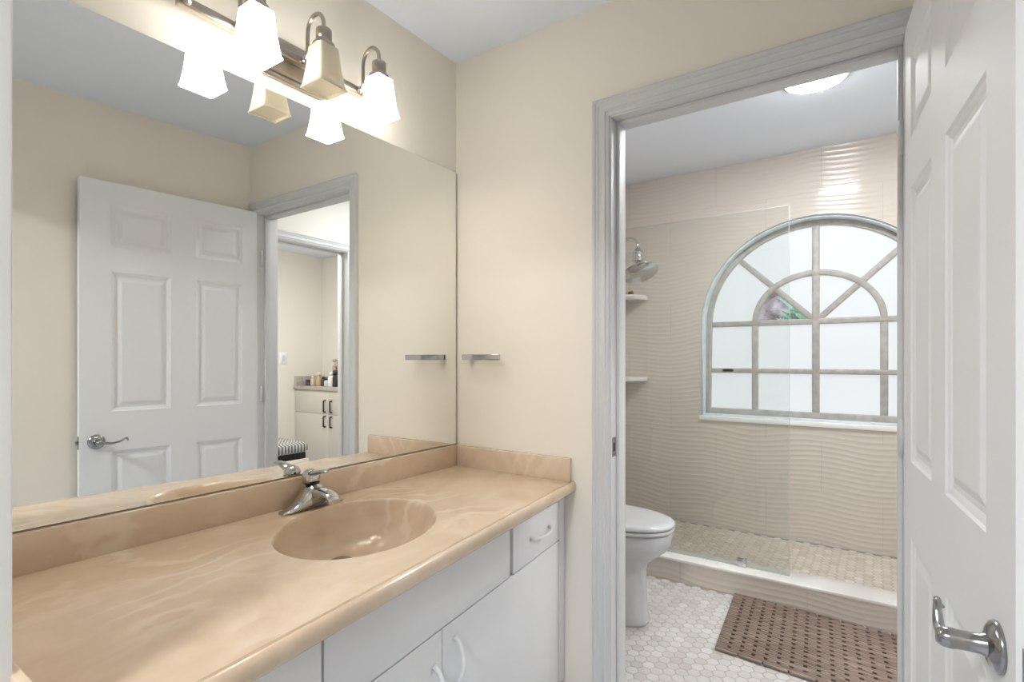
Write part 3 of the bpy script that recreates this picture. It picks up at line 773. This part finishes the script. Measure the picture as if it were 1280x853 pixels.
# ------------------------------------------------------------------ far room seen through two doorways in the mirror
FX1, FY1 = 2.65, 3.99
struct(MB().box(FX1, FX1+.1, .9, FY1+.1, 0, 2.5).build('wall_far', m_wall2), 'far beige wall with the light switch, seen in the mirror', 'wall')
struct(MB().box(XR+.11, FX1, FY1, FY1+.1, 0, 2.5).build('wall_far_end', m_wall2), 'beige wall behind the far vanity with bottles', 'wall')
struct(MB().box(XR+.11, FX1, .9, 1.0, 0, 2.5).build('wall_far_near', m_wall2), 'beige wall at the near end of the far room', 'wall')
struct(MB().box(XR+.11, FX1, 1.0, FY1, 2.44, 2.54).build('ceiling_far', m_ceil), 'ceiling of the far room', 'ceiling')
struct(MB().box(XR, FX1, .9, FY1, -.08, 0).build('floor_far', m_tile_plain), 'pale floor of the far room', 'floor')
ceil_light((1.3, 2.4, 2.44), .15, m_fill_far, 'added round fill light on the far room ceiling, out of view')  # unseen lamp added to brighten the far room
ls = thing('light_switch', 'white rocker light switch on the far wall, seen in the mirror', 'light switch', (FX1, 3.474, 1.24))
MB().box(FX1-.007, FX1, 3.430, 3.518, 1.175, 1.305).build('switch_plate', m_cab, ls, bevel=.003)
MB().box(FX1-.012, FX1-.006, 3.457, 3.491, 1.207, 1.273).build('rocker', m_white, ls, bevel=.002)
m_farcab = mat('warm_white_laminate', srgb(206, 202, 194), .35)
fc = thing('far_cabinet', 'white cabinet with black bar pulls in the far room, seen in the mirror', 'cabinet', (2.03, 3.8, 0))
MB().box(1.42, FX1-.002, 3.638, FY1-.002, .08, .888).build('carcass', m_cabgap, fc)
MB().box(1.45, FX1-.002, 3.69, FY1-.002, 0, .08).build('toe_kick', m_farcab, fc)
for x0, x1, hx_ in ((1.425, 2.0335, 1.98), (2.0365, 2.645, 2.09)):
    for z0, z1_, h0, h1 in ((.635, .885, .652, .785), (.09, .631, .492, .615)):
        d_ = MB().box(x0, x1, 3.618, 3.637, z0, z1_).build('door', m_farcab, fc, bevel=.0015)
        MB().tube([(hx_, 3.618, h0+.006), (hx_, 3.594, h0+.006), (hx_, 3.590, h0+.012), (hx_, 3.590, h1-.012), (hx_, 3.594, h1-.006), (hx_, 3.618, h1-.006)], .0075, 8).build('handle', m_black, d_)
ft = tag(MB().box(1.40, FX1-.001, 3.600, FY1-.001, .888, .930).build('far_countertop', m_greytop, bevel=.004), 'grey stone top of the far cabinet with bottles on it, in the mirror', 'countertop')
MB().box(FX1-.022, FX1-.001, 3.613, FY1-.022, .930, 1.034).build('side_splash', m_greytop, ft, bevel=.002)
def bottle(x, y, r, h, ch, colr, capc, label, neck=.45):
    t = thing('toiletry_bottle', label, 'bottle', (x, y, .930), 'toiletries on the far cabinet')
    m1 = mat('bottle_plastic', colr, .25); m2 = mat('bottle_cap', capc, .4)
    MB().lathe([(.0, 0), (r*.95, 0), (r, .004), (r, h*.75), (r*.85, h*.86), (r*neck, h*.94), (r*neck, h), (.0, h)], (x, y, .9302), (0, 0, 1), 18).build('bottle_body', m1, t)
    MB().lathe([(.0, h*.96), (r*neck*1.25, h*.96), (r*neck*1.25, h+ch), (.0, h+ch+.002)], (x, y, .9302), (0, 0, 1), 16).build('cap', m2, t)
bottle(2.52, 3.70, .026, .045, .02, srgb(96, 70, 92), srgb(70, 50, 70), 'short purple jar nearest the splash on the far cabinet, in the mirror', .8)
bottle(2.455, 3.72, .026, .085, .02, srgb(214, 190, 180), srgb(226, 214, 206), 'pale pink bottle beside the purple jar on the far cabinet')
bottle(2.345, 3.72, .032, .115, .035, srgb(196, 170, 130), srgb(222, 206, 176), 'tall tan pump bottle third from the splash on the far cabinet')
bottle(2.28, 3.73, .024, .085, .02, srgb(66, 60, 58), srgb(48, 46, 46), 'small dark bottle right of the tall tan bottle on the far cabinet')
bottle(2.195, 3.72, .036, .07, .03, srgb(206, 206, 200), srgb(60, 58, 56), 'squat clear jar with a dark lid on the far cabinet', .8)
bottle(2.105, 3.70, .034, .125, .03, srgb(232, 230, 226), srgb(238, 236, 232), 'white bottle in front of the pale flowers on the far cabinet')
bottle(2.03, 3.70, .030, .13, .045, srgb(40, 38, 38), srgb(30, 28, 28), 'tall black bottle beside the second door frame, in the mirror', .7)
fl = thing('flower_vase', 'rounded bunch of pale pink flowers in a dark vase on the far cabinet', 'vase', (2.14, 3.86, .93))
MB().lathe([(.0, 0), (.035, 0), (.045, .03), (.04, .09), (.028, .13), (.032, .14), (.0, .14)], (2.14, 3.86, .9302), (0, 0, 1), 20).build('vase', m_black, fl)
fb = MB()
for k in range(40):
    a = random.uniform(0, 2*PI); r = .085*math.sqrt(random.random()); z = 1.15+random.uniform(-.06, .07); 
    c = (2.14+r*math.cos(a), 3.86+r*math.sin(a)*.9, z); q = random.uniform(.015, .024)
    fb.lathe([(.0, -q), (q*.8, -q*.6), (q, 0), (q*.75, q*.65), (.0, q*.9)], c, (math.cos(a)*.4, math.sin(a)*.4, 1), 8)
fb.build('flowers', mat('dried_petals', srgb(206, 186, 172), .7, var=(40, srgb(160, 130, 112))), fl)
st = MB()
for k in range(8): a = 2*PI*k/8; st.tube([(2.14, 3.86, 1.03), (2.14+.03*math.cos(a), 3.86+.03*math.sin(a), 1.12)], .003, 6)
st.build('stems', m_leaf, fl)
def pattern_mat():
    m = mat('patterned_fabric', srgb(200, 198, 196), .8); nt = m.node_tree; b = nt.nodes['Principled BSDF']
    g = N(nt, 'ShaderNodeNewGeometry'); s = N(nt, 'ShaderNodeSeparateXYZ'); nt.links.new(g.outputs['Position'], s.inputs[0])
    zig = M2(nt, 'PINGPONG', s.outputs[0], .022)
    ph = M2(nt, 'FRACT', M2(nt, 'DIVIDE', M2(nt, 'ADD', s.outputs[1], zig), .032))
    k = M2(nt, 'LESS_THAN', ph, .45)
    mx = N(nt, 'ShaderNodeMix', data_type='RGBA'); mx.inputs['A'].default_value = srgb(186, 184, 182); mx.inputs['B'].default_value = srgb(88, 88, 92)
    nt.links.new(k, mx.inputs['Factor']); nt.links.new(mx.outputs['Result'], b.inputs['Base Color'])
    return m
ot = thing('ottoman', 'ottoman with a black and grey patterned cushion, seen low in the mirror', 'ottoman', (1.83, 2.84, 0))
MB().loft([[(1.83+x, 2.84+y, z) for x, y in rrect(w_, d, .05)] for z, w_, d in ((.36, .46, .42), (.375, .50, .46), (.43, .50, .46), (.452, .46, .42), (.456, .36, .3))]).build('cushion', pattern_mat(), ot)
MB().box(1.60, 2.06, 2.64, 3.04, .30, .36).build('dark_band', m_black, ot, bevel=.004)
MB().box(1.58, 2.08, 2.62, 3.06, .04, .30).build('base', m_offw, ot, bevel=.006)
for sx in (1.62, 2.04):
    for sy in (2.66, 3.02): MB().lathe([(.0, 0), (.018, 0), (.022, .04), (.0, .04)], (sx, sy, 0), (0, 0, 1), 12).build('leg', m_black, ot)

# ------------------------------------------------------------------ bedroom behind the camera (its added fill lamp lights the doorway)
struct(MB().box(-3.0, 2.6, -3.6, -3.5, 0, CEIL).build('wall_bedroom_end', m_wall2), 'pale bedroom wall behind the viewer', 'wall')
struct(MB().box(-3.1, -3.0, -3.6, .05, 0, CEIL).build('wall_bedroom_left', m_wall2), 'pale bedroom side wall, window side', 'wall')
struct(MB().box(2.6, 2.7, -3.6, .05, 0, CEIL).build('wall_bedroom_right', m_wall2), 'pale bedroom side wall, closet side', 'wall')
fb_ = MB(); fb_.box(-3.0, A-.12, .05, .17, 0, CEIL); fb_.box(.44, 2.6, .05, .17, 0, CEIL)
struct(fb_.build('wall_bedroom_front', m_wall2), 'pale bedroom wall beside the vanity alcove', 'wall')
struct(MB().box(-3.1, 2.7, -3.6, .05, CEIL, CEIL+.1).build('ceiling_bedroom', m_ceil), 'bedroom ceiling behind the viewer', 'ceiling')
struct(MB().box(-3.1, 2.7, -3.6, .0, -.1, 0).build('floor_bedroom', m_tile_plain), 'bedroom floor behind the viewer', 'floor')
ceil_light((-.3, -1.2, CEIL), .22, m_fill_bed, 'added round fill light on the bedroom ceiling behind the viewer')  # unseen lamp added to send fill light through the near doorway
